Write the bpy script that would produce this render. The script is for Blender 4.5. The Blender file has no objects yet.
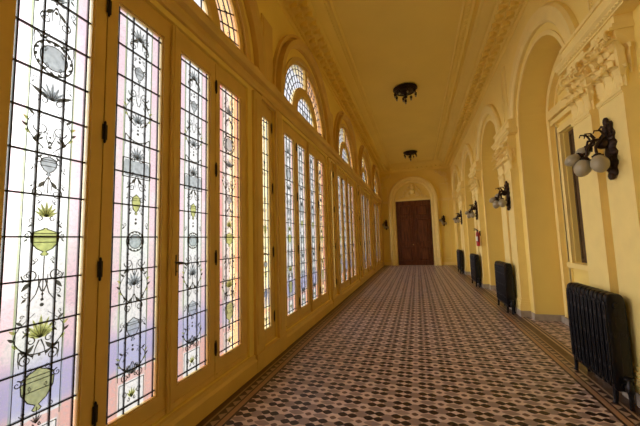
import bpy, bmesh, math, random
from mathutils import Vector, Matrix
random.seed(7)
PI = math.pi
C = bpy.context.scene.collection
sc = bpy.context.scene

# ------------------------------------------------------------------ materials
def nt(name):
    m = bpy.data.materials.new(name); m.use_nodes = True
    t = m.node_tree; t.nodes.clear()
    return m, t, t.nodes, t.links

def principled(name, col, rough=.6, metal=0., var=.06, scale=6., bump=0., bscale=40., spec=.5, warm=None):
    m, t, N, L = nt(name)
    o = N.new('ShaderNodeOutputMaterial'); p = N.new('ShaderNodeBsdfPrincipled')
    L.new(p.outputs[0], o.inputs[0])
    p.inputs['Roughness'].default_value = rough; p.inputs['Metallic'].default_value = metal
    p.inputs['Specular IOR Level'].default_value = spec
    tc = N.new('ShaderNodeTexCoord')
    no = N.new('ShaderNodeTexNoise'); no.inputs['Scale'].default_value = scale; no.inputs['Detail'].default_value = 5
    L.new(tc.outputs['Object'], no.inputs['Vector'])
    r = N.new('ShaderNodeValToRGB')
    r.color_ramp.elements[0].position = .3; r.color_ramp.elements[1].position = .7
    c0 = [max(0, c*(1-var)) for c in col]; c1 = [min(1, c*(1+var)) for c in col]
    if warm: c0 = list(warm)
    r.color_ramp.elements[0].color = (*c0, 1); r.color_ramp.elements[1].color = (*c1, 1)
    L.new(no.outputs['Fac'], r.inputs[0]); L.new(r.outputs[0], p.inputs['Base Color'])
    if bump:
        n2 = N.new('ShaderNodeTexNoise'); n2.inputs['Scale'].default_value = bscale
        L.new(tc.outputs['Object'], n2.inputs['Vector'])
        b = N.new('ShaderNodeBump'); b.inputs['Strength'].default_value = bump; b.inputs['Distance'].default_value = .01
        L.new(n2.outputs['Fac'], b.inputs['Height']); L.new(b.outputs[0], p.inputs['Normal'])
    return m

PLASTER = (.90, .735, .21)
M = {}
M['plaster'] = principled('yellow_plaster', PLASTER, .62, var=.035, scale=1.6, bump=.08, bscale=18)
M['stucco'] = principled('cream_stucco', (.91, .755, .27), .6, var=.04, scale=5, bump=.12, bscale=60)
M['ceiling'] = principled('ceiling_paint', (.90, .72, .18), .7, var=.03, scale=1.2)
M['joinery'] = principled('ochre_painted_wood', (.72, .515, .15), .42, var=.06, scale=4, bump=.08, bscale=50)
M['stone'] = principled('grey_stone', (.42, .38, .30), .55, var=.15, scale=12)
M['lead'] = principled('dark_lead', (.012, .010, .010), .6, var=.2)
M['iron'] = principled('black_cast_iron', (.0035, .0035, .0045), .38, var=.3, scale=20, bump=.15, bscale=90, spec=.35)
M['bronze'] = principled('dark_bronze', (.035, .020, .012), .4, .6, var=.3, scale=30)
M['hinge'] = principled('dark_hinge_metal', (.018, .012, .008), .5, .4, var=.2)
M['red'] = principled('red_enamel', (.45, .02, .015), .3, var=.05)
M['black'] = principled('black_rubber', (.01, .01, .01), .5, var=.1)
M['paper'] = principled('label_paper', (.75, .72, .62), .6, var=.03)
M['brass'] = principled('worn_brass', (.55, .38, .14), .3, .9, var=.1)
M['shutter'] = principled('dark_brown_shutter', (.075, .042, .014), .5, var=.25, scale=9)
M['slatepaint'] = principled('painted_line_dark', (.06, .052, .045), .7, var=.25, scale=30)

# door wood
def wood():
    m, t, N, L = nt('red_brown_door_wood')
    o = N.new('ShaderNodeOutputMaterial'); p = N.new('ShaderNodeBsdfPrincipled'); L.new(p.outputs[0], o.inputs[0])
    tc = N.new('ShaderNodeTexCoord'); mp = N.new('ShaderNodeMapping'); mp.inputs['Scale'].default_value = (14, 14, 1.2)
    L.new(tc.outputs['Object'], mp.inputs[0])
    no = N.new('ShaderNodeTexNoise'); no.inputs['Scale'].default_value = 1.6; no.inputs['Detail'].default_value = 6
    L.new(mp.outputs[0], no.inputs['Vector'])
    r = N.new('ShaderNodeValToRGB')
    r.color_ramp.elements[0].position = .3; r.color_ramp.elements[0].color = (.050, .015, .006, 1)
    r.color_ramp.elements[1].position = .72; r.color_ramp.elements[1].color = (.19, .062, .022, 1)
    L.new(no.outputs['Fac'], r.inputs[0]); L.new(r.outputs[0], p.inputs['Base Color'])
    p.inputs['Roughness'].default_value = .38
    return m
M['wood'] = wood()

# math helper for node trees
class NM:
    def __init__(s, t): s.t = t; s.N = t.nodes; s.L = t.links
    def v(s, x, sock):
        if isinstance(x, (int, float)): sock.default_value = x
        else: s.L.new(x, sock)
    def m(s, op, a, b=0., c=0.):
        n = s.N.new('ShaderNodeMath'); n.operation = op
        s.v(a, n.inputs[0]); s.v(b, n.inputs[1]); s.v(c, n.inputs[2]); return n.outputs[0]
    def mix(s, f, a, b):
        n = s.N.new('ShaderNodeMix'); n.data_type = 'RGBA'
        s.v(f, n.inputs[0])
        for x, i in ((a, 6), (b, 7)):
            if isinstance(x, tuple): n.inputs[i].default_value = (*x, 1)
            else: s.L.new(x, n.inputs[i])
        return n.outputs[2]
    def lt(s, a, b): return s.m('LESS_THAN', a, b)
    def band(s, x, lo, hi): return s.m('MULTIPLY', s.m('GREATER_THAN', x, lo), s.m('LESS_THAN', x, hi))
    def smooth(s, x, lo, hi):
        n = s.N.new('ShaderNodeMapRange'); n.interpolation_type = 'SMOOTHSTEP'
        s.v(x, n.inputs[0]); n.inputs[1].default_value = lo; n.inputs[2].default_value = hi
        return n.outputs[0]

def floor_mat():
    m, t, N, L = nt('encaustic_floor_tiles'); q = NM(t)
    o = N.new('ShaderNodeOutputMaterial'); p = N.new('ShaderNodeBsdfPrincipled'); L.new(p.outputs[0], o.inputs[0])
    g = N.new('ShaderNodeTexCoord'); s = N.new('ShaderNodeSeparateXYZ'); L.new(g.outputs['Object'], s.inputs[0])
    X, Y = s.outputs[0], s.outputs[1]
    P = .2215
    def fold(c, off):   # distance from the nearest lattice line
        w = q.m('WRAP', q.m('SUBTRACT', c, off), P/2, -P/2)
        return q.m('ABSOLUTE', w)
    u = fold(X, -.1); v = fold(Y, 2.745)
    light, grey, dark, star = (.66, .535, .465), (.25, .19, .172), (.022, .011, .008), (.14, .085, .065)
    nz = N.new('ShaderNodeTexNoise'); nz.inputs['Scale'].default_value = 7; L.new(g.outputs['Object'], nz.inputs['Vector'])
    vor = N.new('ShaderNodeTexVoronoi'); vor.inputs['Scale'].default_value = 7.5; L.new(g.outputs['Object'], vor.inputs['Vector'])
    lightc = q.mix(q.m('MULTIPLY', nz.outputs['Fac'], .6), light, (.52, .40, .325))
    greyc = q.mix(vor.outputs['Distance'], grey, (.33, .25, .205))
    def ell(cu, cv, a, b):
        return q.lt(q.m('ADD', q.m('POWER', q.m('DIVIDE', q.m('ABSOLUTE', q.m('SUBTRACT', u, cu)), a), 1.35),
                        q.m('POWER', q.m('DIVIDE', q.m('ABSOLUTE', q.m('SUBTRACT', v, cv)), b), 1.35)), 1.)
    octa = q.lt(q.m('MAXIMUM', q.m('MAXIMUM', u, v), q.m('MULTIPLY', q.m('ADD', u, v), .72)), .050)
    c = q.mix(octa, lightc, greyc)
    c = q.mix(ell(.1107, .1107, .072, .036), c, greyc)
    c = q.mix(ell(.0, .1107, .030, .026), c, star)
    c = q.mix(ell(.070, .0415, .045, .036), c, dark)
    # borders: distance from the field's two long edges
    fieldR, fieldL = 1.455, -1.60
    e = q.m('MAXIMUM', q.m('SUBTRACT', X, fieldR), q.m('SUBTRACT', fieldL, X))   # >0 outside the field
    inb = q.m('GREATER_THAN', e, 0.)
    bt = q.m('ABSOLUTE', q.m('WRAP', Y, .055, -.055))
    b = q.mix(q.band(e, -1, .022), (.05, .03, .02), (.04, .022, .015))
    b = q.mix(q.band(e, .022, .072), b, (.36, .22, .12))
    # row of small triangles
    tri = q.m('MULTIPLY', q.band(e, .088, .15), q.lt(bt, q.m('MULTIPLY', q.m('SUBTRACT', .15, e), .85)))
    b = q.mix(tri, b, (.36, .26, .17))
    b = q.mix(q.band(e, .155, .175), b, (.34, .24, .14))
    b = q.mix(q.band(e, .175, .275), b, (.085, .042, .016))
    b = q.mix(q.band(e, .275, .30), b, (.45, .33, .21))
    b = q.mix(q.band(e, .33, .35), b, (.40, .29, .18))
    c2 = q.mix(q.m('MULTIPLY', inb, q.lt(e, .36)), c, b)
    L.new(c2, p.inputs['Base Color'])
    p.inputs['Roughness'].default_value = .36
    n3 = N.new('ShaderNodeTexNoise'); n3.inputs['Scale'].default_value = 14; L.new(g.outputs['Object'], n3.inputs['Vector'])
    L.new(q.m('MULTIPLY_ADD', n3.outputs['Fac'], .28, .26), p.inputs['Roughness'])
    bp = N.new('ShaderNodeBump'); bp.inputs['Strength'].default_value = .12; bp.inputs['Distance'].default_value = .01
    L.new(n3.outputs['Fac'], bp.inputs['Height']); L.new(bp.outputs[0], p.inputs['Normal'])
    return m
M['floor'] = floor_mat()

def glass_mat(name, pink=(.93, .79, .83), white=(.94, .94, .94), fan=False, lav=1.):
    """obscured, partly painted window glass lit from behind"""
    m, t, N, L = nt(name); q = NM(t)
    o = N.new('ShaderNodeOutputMaterial')
    tc = N.new('ShaderNodeTexCoord'); s = N.new('ShaderNodeSeparateXYZ'); L.new(tc.outputs['Object'], s.inputs[0])
    y, z = q.m('ABSOLUTE', s.outputs[1]), s.outputs[2]
    no = N.new('ShaderNodeTexNoise'); no.inputs['Scale'].default_value = 5; no.inputs['Detail'].default_value = 3
    L.new(tc.outputs['Object'], no.inputs['Vector'])
    if fan:
        c = q.mix(no.outputs['Fac'], white, pink)
    else:
        zz = q.m('ADD', z, q.m('MULTIPLY', no.outputs['Fac'], .12))
        side = q.mix(q.smooth(no.outputs['Fac'], .52, .80), pink, white)
        low = q.smooth(zz, .95, .55)
        side = q.mix(low, side, (.89, .70, .65))
        c = q.mix(q.band(y, .118, .180), white, side)
        c = q.mix(q.band(y, .108, .118), c, (.62, .66, .52))
        mid = q.m('MULTIPLY', q.smooth(zz, .68, .78), q.smooth(zz, 1.08, .86))
        c = q.mix(q.m('MULTIPLY', mid, .72*lav), c, (.62, .63, .85))
        bot = q.m('MULTIPLY', q.lt(zz, .69), q.m('SUBTRACT', 1., q.m('MULTIPLY', q.lt(y, .1), q.lt(z, .58))))
        c = q.mix(q.m('MULTIPLY', bot, .75), c, (.90, .68, .65))
    n4 = N.new('ShaderNodeTexNoise'); n4.inputs['Scale'].default_value = 55; n4.inputs['Detail'].default_value = 4; L.new(tc.outputs['Object'], n4.inputs['Vector'])
    n5 = N.new('ShaderNodeTexNoise'); n5.inputs['Scale'].default_value = 2.3; L.new(tc.outputs['Object'], n5.inputs['Vector'])
    c = q.mix(q.m('MULTIPLY', q.smooth(n4.outputs['Fac'], .42, .72), .45), c, (.70, .71, .72))
    c = q.mix(q.m('MULTIPLY', q.smooth(n5.outputs['Fac'], .5, .7), .35), c, (.80, .90, .82))
    tr = N.new('ShaderNodeBsdfTransparent'); tl = N.new('ShaderNodeBsdfTranslucent'); gl = N.new('ShaderNodeBsdfGlossy')
    gl.inputs['Roughness'].default_value = .15
    L.new(c, tr.inputs[0]); L.new(c, tl.inputs[0])
    n2 = N.new('ShaderNodeTexNoise'); n2.inputs['Scale'].default_value = 160; L.new(tc.outputs['Object'], n2.inputs['Vector'])
    bp = N.new('ShaderNodeBump'); bp.inputs['Strength'].default_value = .3; bp.inputs['Distance'].default_value = .004
    L.new(n2.outputs['Fac'], bp.inputs['Height']); L.new(bp.outputs[0], gl.inputs['Normal'])
    mx = N.new('ShaderNodeMixShader'); mx.inputs[0].default_value = .11
    L.new(tr.outputs[0], mx.inputs[1]); L.new(tl.outputs[0], mx.inputs[2])
    m2 = N.new('ShaderNodeMixShader'); m2.inputs[0].default_value = .04
    L.new(mx.outputs[0], m2.inputs[1]); L.new(gl.outputs[0], m2.inputs[2]); L.new(m2.outputs[0], o.inputs[0])
    return m
M['glass'] = glass_mat('painted_white_glass')
M['glass_pink'] = glass_mat('painted_pink_glass', pink=(.95, .60, .58), white=(.97, .88, .84), lav=.6)
M['fan_white'] = glass_mat('fanlight_white_glass', pink=(.90, .90, .98), white=(.96, .96, .97), fan=True)
M['fan_pink'] = glass_mat('fanlight_peach_glass', pink=(.95, .72, .58), white=(.97, .83, .74), fan=True)

def thin_paint(name, col, a):
    m, t, N, L = nt(name)
    o = N.new('ShaderNodeOutputMaterial'); tr = N.new('ShaderNodeBsdfTransparent'); tl = N.new('ShaderNodeBsdfTranslucent'); d = N.new('ShaderNodeBsdfDiffuse')
    no = N.new('ShaderNodeTexNoise'); no.inputs['Scale'].default_value = 30
    tc = N.new('ShaderNodeTexCoord'); L.new(tc.outputs['Object'], no.inputs['Vector'])
    r = N.new('ShaderNodeValToRGB'); r.color_ramp.elements[0].color = (*[c*.7 for c in col], 1); r.color_ramp.elements[1].color = (*[min(1, c*1.3) for c in col], 1)
    L.new(no.outputs['Fac'], r.inputs[0])
    for n in (tr, tl, d): L.new(r.outputs[0], n.inputs[0])
    m1 = N.new('ShaderNodeMixShader'); m1.inputs[0].default_value = .5; L.new(tr.outputs[0], m1.inputs[1]); L.new(tl.outputs[0], m1.inputs[2])
    m2 = N.new('ShaderNodeMixShader'); m2.inputs[0].default_value = a; L.new(m1.outputs[0], m2.inputs[1]); L.new(d.outputs[0], m2.inputs[2])
    L.new(m2.outputs[0], o.inputs[0]); return m
M['paint_green'] = thin_paint('olive_glass_paint', (.60, .61, .38), .12)
M['paint_grey'] = thin_paint('grey_glass_paint', (.55, .57, .58), .12)
M['paint_line'] = thin_paint('sepia_glass_paint', (.24, .235, .21), .2)

def globe_mat():
    m, t, N, L = nt('frosted_lamp_glass')
    o = N.new('ShaderNodeOutputMaterial'); p = N.new('ShaderNodeBsdfPrincipled'); L.new(p.outputs[0], o.inputs[0])
    tc = N.new('ShaderNodeTexCoord'); no = N.new('ShaderNodeTexNoise'); no.inputs['Scale'].default_value = 9; L.new(tc.outputs['Object'], no.inputs['Vector'])
    r = N.new('ShaderNodeValToRGB'); r.color_ramp.elements[0].color = (.30, .275, .17, 1); r.color_ramp.elements[1].color = (.44, .40, .26, 1)
    L.new(no.outputs['Fac'], r.inputs[0]); L.new(r.outputs[0], p.inputs['Base Color'])
    p.inputs['Roughness'].default_value = .3; p.inputs['Subsurface Weight'].default_value = .25; p.inputs['Subsurface Radius'].default_value = (.05, .05, .04)
    return m
M['globe'] = globe_mat()

# ------------------------------------------------------------------ mesh builder
class MB:
    """collects shapes; T maps local (u, w, d) or plain xyz into object space"""
    def __init__(s, T=None): s.v = []; s.f = []; s.mi = []; s.T = T or (lambda a, b, c: (a, b, c)); s.cur = 0
    def pts(s, P):
        i = len(s.v); s.v += [s.T(*p) for p in P]; return i
    def face(s, idx): s.f.append(tuple(idx)); s.mi.append(s.cur)
    def box(s, a0, a1, b0, b1, c0, c1):
        i = s.pts([(a, b, c) for a in (a0, a1) for b in (b0, b1) for c in (c0, c1)])
        for q in ((0,1,3,2), (4,6,7,5), (0,4,5,1), (2,3,7,6), (0,2,6,4), (1,5,7,3)): s.face([i+k for k in q])
    def bevbox(s, a0, a1, b0, b1, c0, c1, r):
        """box whose c1 face is chamfered by r (a raised panel)"""
        i = s.pts([(a0,b0,c0), (a1,b0,c0), (a1,b1,c0), (a0,b1,c0), (a0,b0,c1-r), (a1,b0,c1-r), (a1,b1,c1-r), (a0,b1,c1-r),
                   (a0+r,b0+r,c1), (a1-r,b0+r,c1), (a1-r,b1-r,c1), (a0+r,b1-r,c1)])
        s.face([i+3,i+2,i+1,i])
        for l in (0, 4):
            for k in range(4): s.face([i+l+k, i+l+(k+1)%4, i+l+4+(k+1)%4, i+l+4+k])
        s.face([i+8,i+9,i+10,i+11])
    def loft(s, rings, closed=True, cap=True):
        n = len(rings[0]); ids = [s.pts(r) for r in rings]
        for a, b in zip(ids, ids[1:]):
            for k in range(n if closed else n-1): s.face([a+k, a+(k+1)%n, b+(k+1)%n, b+k])
        if cap:
            s.face([ids[0]+k for k in range(n)][::-1]); s.face([ids[-1]+k for k in range(n)])
    def sweep_arch(s, c, z0, zb, prof, n=28, half=PI):
        """inverted-U sweep of a profile of (radius, d)"""
        rings = []
        if zb < z0: rings.append([(c+r, zb, d) for r, d in prof])
        for k in range(n+1):
            a = PI*k/n
            rings.append([(c+r*math.cos(a), z0+r*math.sin(a), d) for r, d in prof])
        if zb < z0: rings.append([(c-r, zb, d) for r, d in prof])
        s.loft(rings)
    def band(s, c, z0, zb, r0, r1, d0, d1, n=28): s.sweep_arch(c, z0, zb, [(r0,d0), (r0,d1), (r1,d1), (r1,d0)], n)
    def archpanel(s, u0, u1, c, R, z0, zt, d0, d1, n=28):
        s.box(u0, c-R, z0, zt, d0, d1); s.box(c+R, u1, z0, zt, d0, d1)
        for k in range(n):
            a, b = PI*k/n, PI*(k+1)/n
            ua, wa, ub, wb = c+R*math.cos(a), z0+R*math.sin(a), c+R*math.cos(b), z0+R*math.sin(b)
            i = s.pts([(ua,wa,d0), (ub,wb,d0), (ub,zt,d0), (ua,zt,d0), (ua,wa,d1), (ub,wb,d1), (ub,zt,d1), (ua,zt,d1)])
            for f in ((3,2,1,0), (4,5,6,7), (0,1,5,4), (2,3,7,6)): s.face([i+x for x in f])
    def tube(s, P, r, n=6, flat=None, cap=True):
        """r a number or a per-point list; flat=(axis vector, scale) squashes the section"""
        P = [Vector(p) for p in P]; R = r if isinstance(r, (list, tuple)) else [r]*len(P); rings = []; ref = None
        for k, p in enumerate(P):
            t = (P[min(k+1, len(P)-1)]-P[max(k-1, 0)]).normalized()
            if ref is None: ref = Vector((0,0,1)) if abs(t.z) < .9 else Vector((1,0,0))
            a = (ref-t*ref.dot(t))
            if a.length < 1e-5: a = t.orthogonal()
            a.normalize(); b = t.cross(a); ref = a
            rings.append([tuple(p+(a*math.cos(2*PI*j/n)+b*math.sin(2*PI*j/n))*R[k]) for j in range(n)])
        s.loft(rings, True, cap)
    def lathe(s, prof, c=(0,0,0), n=16, axis=2):
        """prof: list of (radius, height)"""
        rings = []
        for r, h in prof:
            ring = []
            for j in range(n):
                a = 2*PI*j/n; x, y = r*math.cos(a), r*math.sin(a)
                ring.append({2: (c[0]+x, c[1]+y, c[2]+h), 0: (c[0]+h, c[1]+x, c[2]+y), 1: (c[0]+x, c[1]+h, c[2]+y)}[axis])
            rings.append(ring)
        s.loft(rings)
    def lathe_dir(s, prof, base, d, n=16):
        base, d = Vector(base), Vector(d).normalized(); e1 = d.orthogonal().normalized(); e2 = d.cross(e1)
        s.loft([[tuple(base+d*h+(e1*math.cos(2*PI*j/n)+e2*math.sin(2*PI*j/n))*r) for j in range(n)] for r, h in prof])
    def ball(s, c, r, sx=1, sy=1, sz=1, n=8):
        rings = []
        for i in range(1, n):
            a = PI*i/n
            rings.append([(c[0]+sx*r*math.sin(a)*math.cos(2*PI*j/(2*n)), c[1]+sy*r*math.sin(a)*math.sin(2*PI*j/(2*n)), c[2]-sz*r*math.cos(a)) for j in range(2*n)])
        s.loft(rings)
    def ribbon(s, P, w, th, taper=False):
        """flat stroke in the (u,w) plane, thickness th in d (from d=0)"""
        n = len(P); rings = []
        for k in range(n):
            a, b = P[max(k-1,0)], P[min(k+1,n-1)]
            tx, ty = b[0]-a[0], b[1]-a[1]; l = math.hypot(tx, ty) or 1
            ww = w*(1-.65*k/(n-1)) if taper else w
            nx, ny = -ty/l*ww/2, tx/l*ww/2
            x, y = P[k]
            rings.append([(x-nx, y-ny, 0), (x+nx, y+ny, 0), (x+nx, y+ny, th), (x-nx, y-ny, th)])
        s.loft(rings)
    def poly(s, P, th, d=0):
        n = len(P); i = s.pts([(x, y, d) for x, y in P]); j = s.pts([(x, y, d+th) for x, y in P])
        s.face([i+k for k in range(n)][::-1]); s.face([j+k for k in range(n)])
        for k in range(n): s.face([i+k, i+(k+1)%n, j+(k+1)%n, j+k])
    def mesh(s, name, mats, smooth=False):
        me = bpy.data.meshes.new(name); me.from_pydata(s.v, [], s.f); me.update()
        for m in (mats if isinstance(mats, (list, tuple)) else [mats]): me.materials.append(m)
        for p, k in zip(me.polygons, s.mi): p.material_index = k
        bm = bmesh.new(); bm.from_mesh(me); bmesh.ops.recalc_face_normals(bm, faces=bm.faces); bm.to_mesh(me); bm.free()
        if smooth:
            for p in me.polygons: p.use_smooth = True
            try: me.set_sharp_from_angle(angle=math.radians(40))
            except Exception: pass
        return me
    def build(s, name, mats, parent=None, smooth=False, loc=(0,0,0)):
        return link(name, s.mesh(name, mats, smooth), parent, loc)

def link(name, me, parent=None, loc=(0,0,0), rz=0):
    o = bpy.data.objects.new(name, me); C.objects.link(o); o.location = loc; o.rotation_euler = (0,0,rz)
    if parent: o.parent = parent
    return o
def thing(name, label, cat, loc=(0,0,0), rz=0, group=None):
    o = link(name, None, None, loc, rz); o['label'] = label; o['category'] = cat
    if group: o['group'] = group
    return o
def struct(o, label, cat):
    o['kind'] = 'structure'; o['label'] = label; o['category'] = cat; return o
def copy_tree(o, parent=None):
    c = o.copy(); C.objects.link(c)
    if parent: c.parent = parent
    for ch in list(o.children): copy_tree(ch, c)
    return c
def spiral(cx, cy, r, turns, a0, sgn=1, n=26, rin=.12):
    return [(cx+sgn*r*(1-(1-rin)*k/n)*math.cos(a0+2*PI*turns*k/n), cy+r*(1-(1-rin)*k/n)*math.sin(a0+2*PI*turns*k/n)) for k in range(n+1)]
def teardrop(cx, cy, l, w, ang, n=10):
    P = []
    for k in range(n+1):
        t = k/n; P.append((t*l, w/2*math.sin(PI*t**.75)))
    for k in range(n-1, 0, -1):
        t = k/n; P.append((t*l, -w/2*math.sin(PI*t**.75)))
    ca, sa = math.cos(ang), math.sin(ang)
    return [(cx+x*ca-y*sa, cy+x*sa+y*ca) for x, y in P]
def disc(cx, cy, r, n=12, sy=1): return [(cx+r*math.cos(2*PI*k/n), cy+sy*r*math.sin(2*PI*k/n)) for k in range(n)]

# ------------------------------------------------------------------ layout (metres; camera stands at x=0, y=0)
PITCH = 3.37
BAYS = [5.375+PITCH*k for k in range(-2, 4)]          # window bays, first one behind the camera
YB, YE = -3.05, 17.6                                   # rear and end walls
XL, XR = -1.88, 1.90
GX = -1.935                                            # glass plane
ZC = 5.28
FX = -.10                                              # centre line of the ceiling
TL = lambda u, w, d: (XL+d, u, w)                      # left wall: u along y, w up, d into the room
TR = lambda u, w, d: (XR-d, u, w)
TE = lambda u, w, d: (u, YE-d, w)

# floor
mb = MB(); mb.box(-2.2, 2.9, YB-.3, YE+.3, -.12, 0)
struct(mb.build('floor', M['floor']), 'long corridor floor of small patterned brown, dark and cream tiles', 'floor')

# ------------------------------------------------------------------ left wall
mb = MB(TL)
D0, D1 = -.26, 0.
for c in BAYS:
    a, b = c-PITCH/2, c+PITCH/2
    mb.box(a, b, 0, .205, D0, D1)                                   # below the windows
    mb.box(a, b, 3.385, 3.66, D0, D1)                               # beam above the casements
    mb.archpanel(a, b, c, 1.15, 3.66, ZC+.15, D0, D1)
    # piers between casement group and narrow window: openings c +-1.2, narrow +-.215 about a, b
    mb.box(a+.215, c-1.175, .205, 3.385, D0, D1); mb.box(c+1.175, b-.215, .205, 3.385, D0, D1)
mb.box(YB-.3, BAYS[0]-PITCH/2, 0, ZC+.15, D0, D1); mb.box(BAYS[-1]+PITCH/2, YE+.3, 0, ZC+.15, D0, D1)
struct(mb.build('wall_left', M['plaster']), 'yellow window wall on the left of the corridor', 'wall')

# raised pier casing, moulded beam, arch hoods, base mouldings of the left wall
mb = MB(TL)
for c in BAYS:
    b = c+PITCH/2
    for s in (-1, 1):
        mb.box(min(b+s*.215, b+s*.415), max(b+s*.215, b+s*.415), .0, 3.40, 0, .035)
        mb.box(min(b+s*.25, b+s*.38), max(b+s*.25, b+s*.38), .30, 3.30, .035, .045)
    mb.box(b-.415, b+.415, 0, .20, .0, .05)
    mb.box(b-.215, b+.215, 3.375, 3.42, 0, .035)
    # casing bracket at the arch foot
    mb.box(b-.40, b+.40, 3.62, 3.72, .0, .06)
    mb.box(b-.16, b+.16, 3.72, 4.62, .0, .02); mb.box(b-.12, b+.12, 3.76, 4.58, .02, .03)
    mb.sweep_arch(c, 3.66, 3.62, [(1.15,-.02), (1.15,.02), (1.22,.03), (1.22,0)])
    mb.sweep_arch(c, 3.66, 3.62, [(1.35,-.01), (1.35,.07), (1.39,.12), (1.47,.12), (1.47,-.01)])
    mb.sweep_arch(c, 3.66, 3.62, [(1.51,-.01), (1.51,.055), (1.56,.055), (1.56,-.01)])
# beam mouldings along the whole wall
prof = [(3.44, -.01), (3.44, .03), (3.47, .05), (3.53, .05), (3.55, .10), (3.60, .125), (3.625, .125), (3.625, -.01)]
mb.loft([[(YB, w, d) for w, d in prof], [(YE, w, d) for w, d in prof]])
prof = [(0, -.01), (0, .045), (.135, .045), (.16, .025), (.195, .02), (.205, -.01)]
mb.loft([[(YB, w, d) for w, d in prof], [(YE, w, d) for w, d in prof]])
t1 = struct(mb.build('trim_1', M['joinery']), 'ochre painted casings, beam and arch mouldings of the window wall', 'trim')

# ------------------------------------------------------------------ casement parts
GH0, GH1 = .37, 3.21                                   # glass bottom and top
def leaf_mesh(w, sl, sr):
    """stiles and rails; w glass width, sl / sr stile widths; local u=0 at the glass centre"""
    mb = MB(lambda u, w_, d: (d, u, w_)); h = w/2; e = .030
    mb.box(-h-sl, -h, .215, 3.365, -.03, e); mb.box(h, h+sr, .215, 3.365, -.03, e)
    mb.box(-h, h, .215, GH0, -.03, e); mb.box(-h, h, GH1, 3.365, -.03, e)
    # glazing bead
    for a, b, c_, d_ in ((-h, -h+.012, GH0, GH1), (h-.012, h, GH0, GH1), (-h, h, GH0, GH0+.012), (-h, h, GH1-.012, GH1)): mb.box(a, b, c_, d_, -.012, .018)
    # raised moulding round the bottom rail
    mb.box(-h-sl+.02, h+sr-.02, .245, .262, e, e+.010)
    return mb.mesh('casement_frame', M['joinery'])
def glass_mesh(w, mat):
    mb = MB(lambda u, w_, d: (d, u, w_)); mb.box(-w/2, w/2, GH0, GH1, -.004, 0); return mb.mesh('glass_pane', mat)
def lattice_mesh(w, cols):
    mb = MB(lambda u, w_, d: (d, u, w_)); r = .0040
    for u in cols: mb.box(u-r, u+r, GH0, GH1, -.008, .006)
    zs = [GH0+.05+k*(GH1-GH0-.10)/12 for k in range(13)]
    for z in zs: mb.box(-w/2, w/2, z-r, z+r, -.009, .007)
    return mb.mesh('lead_lattice', M['lead'])
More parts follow.
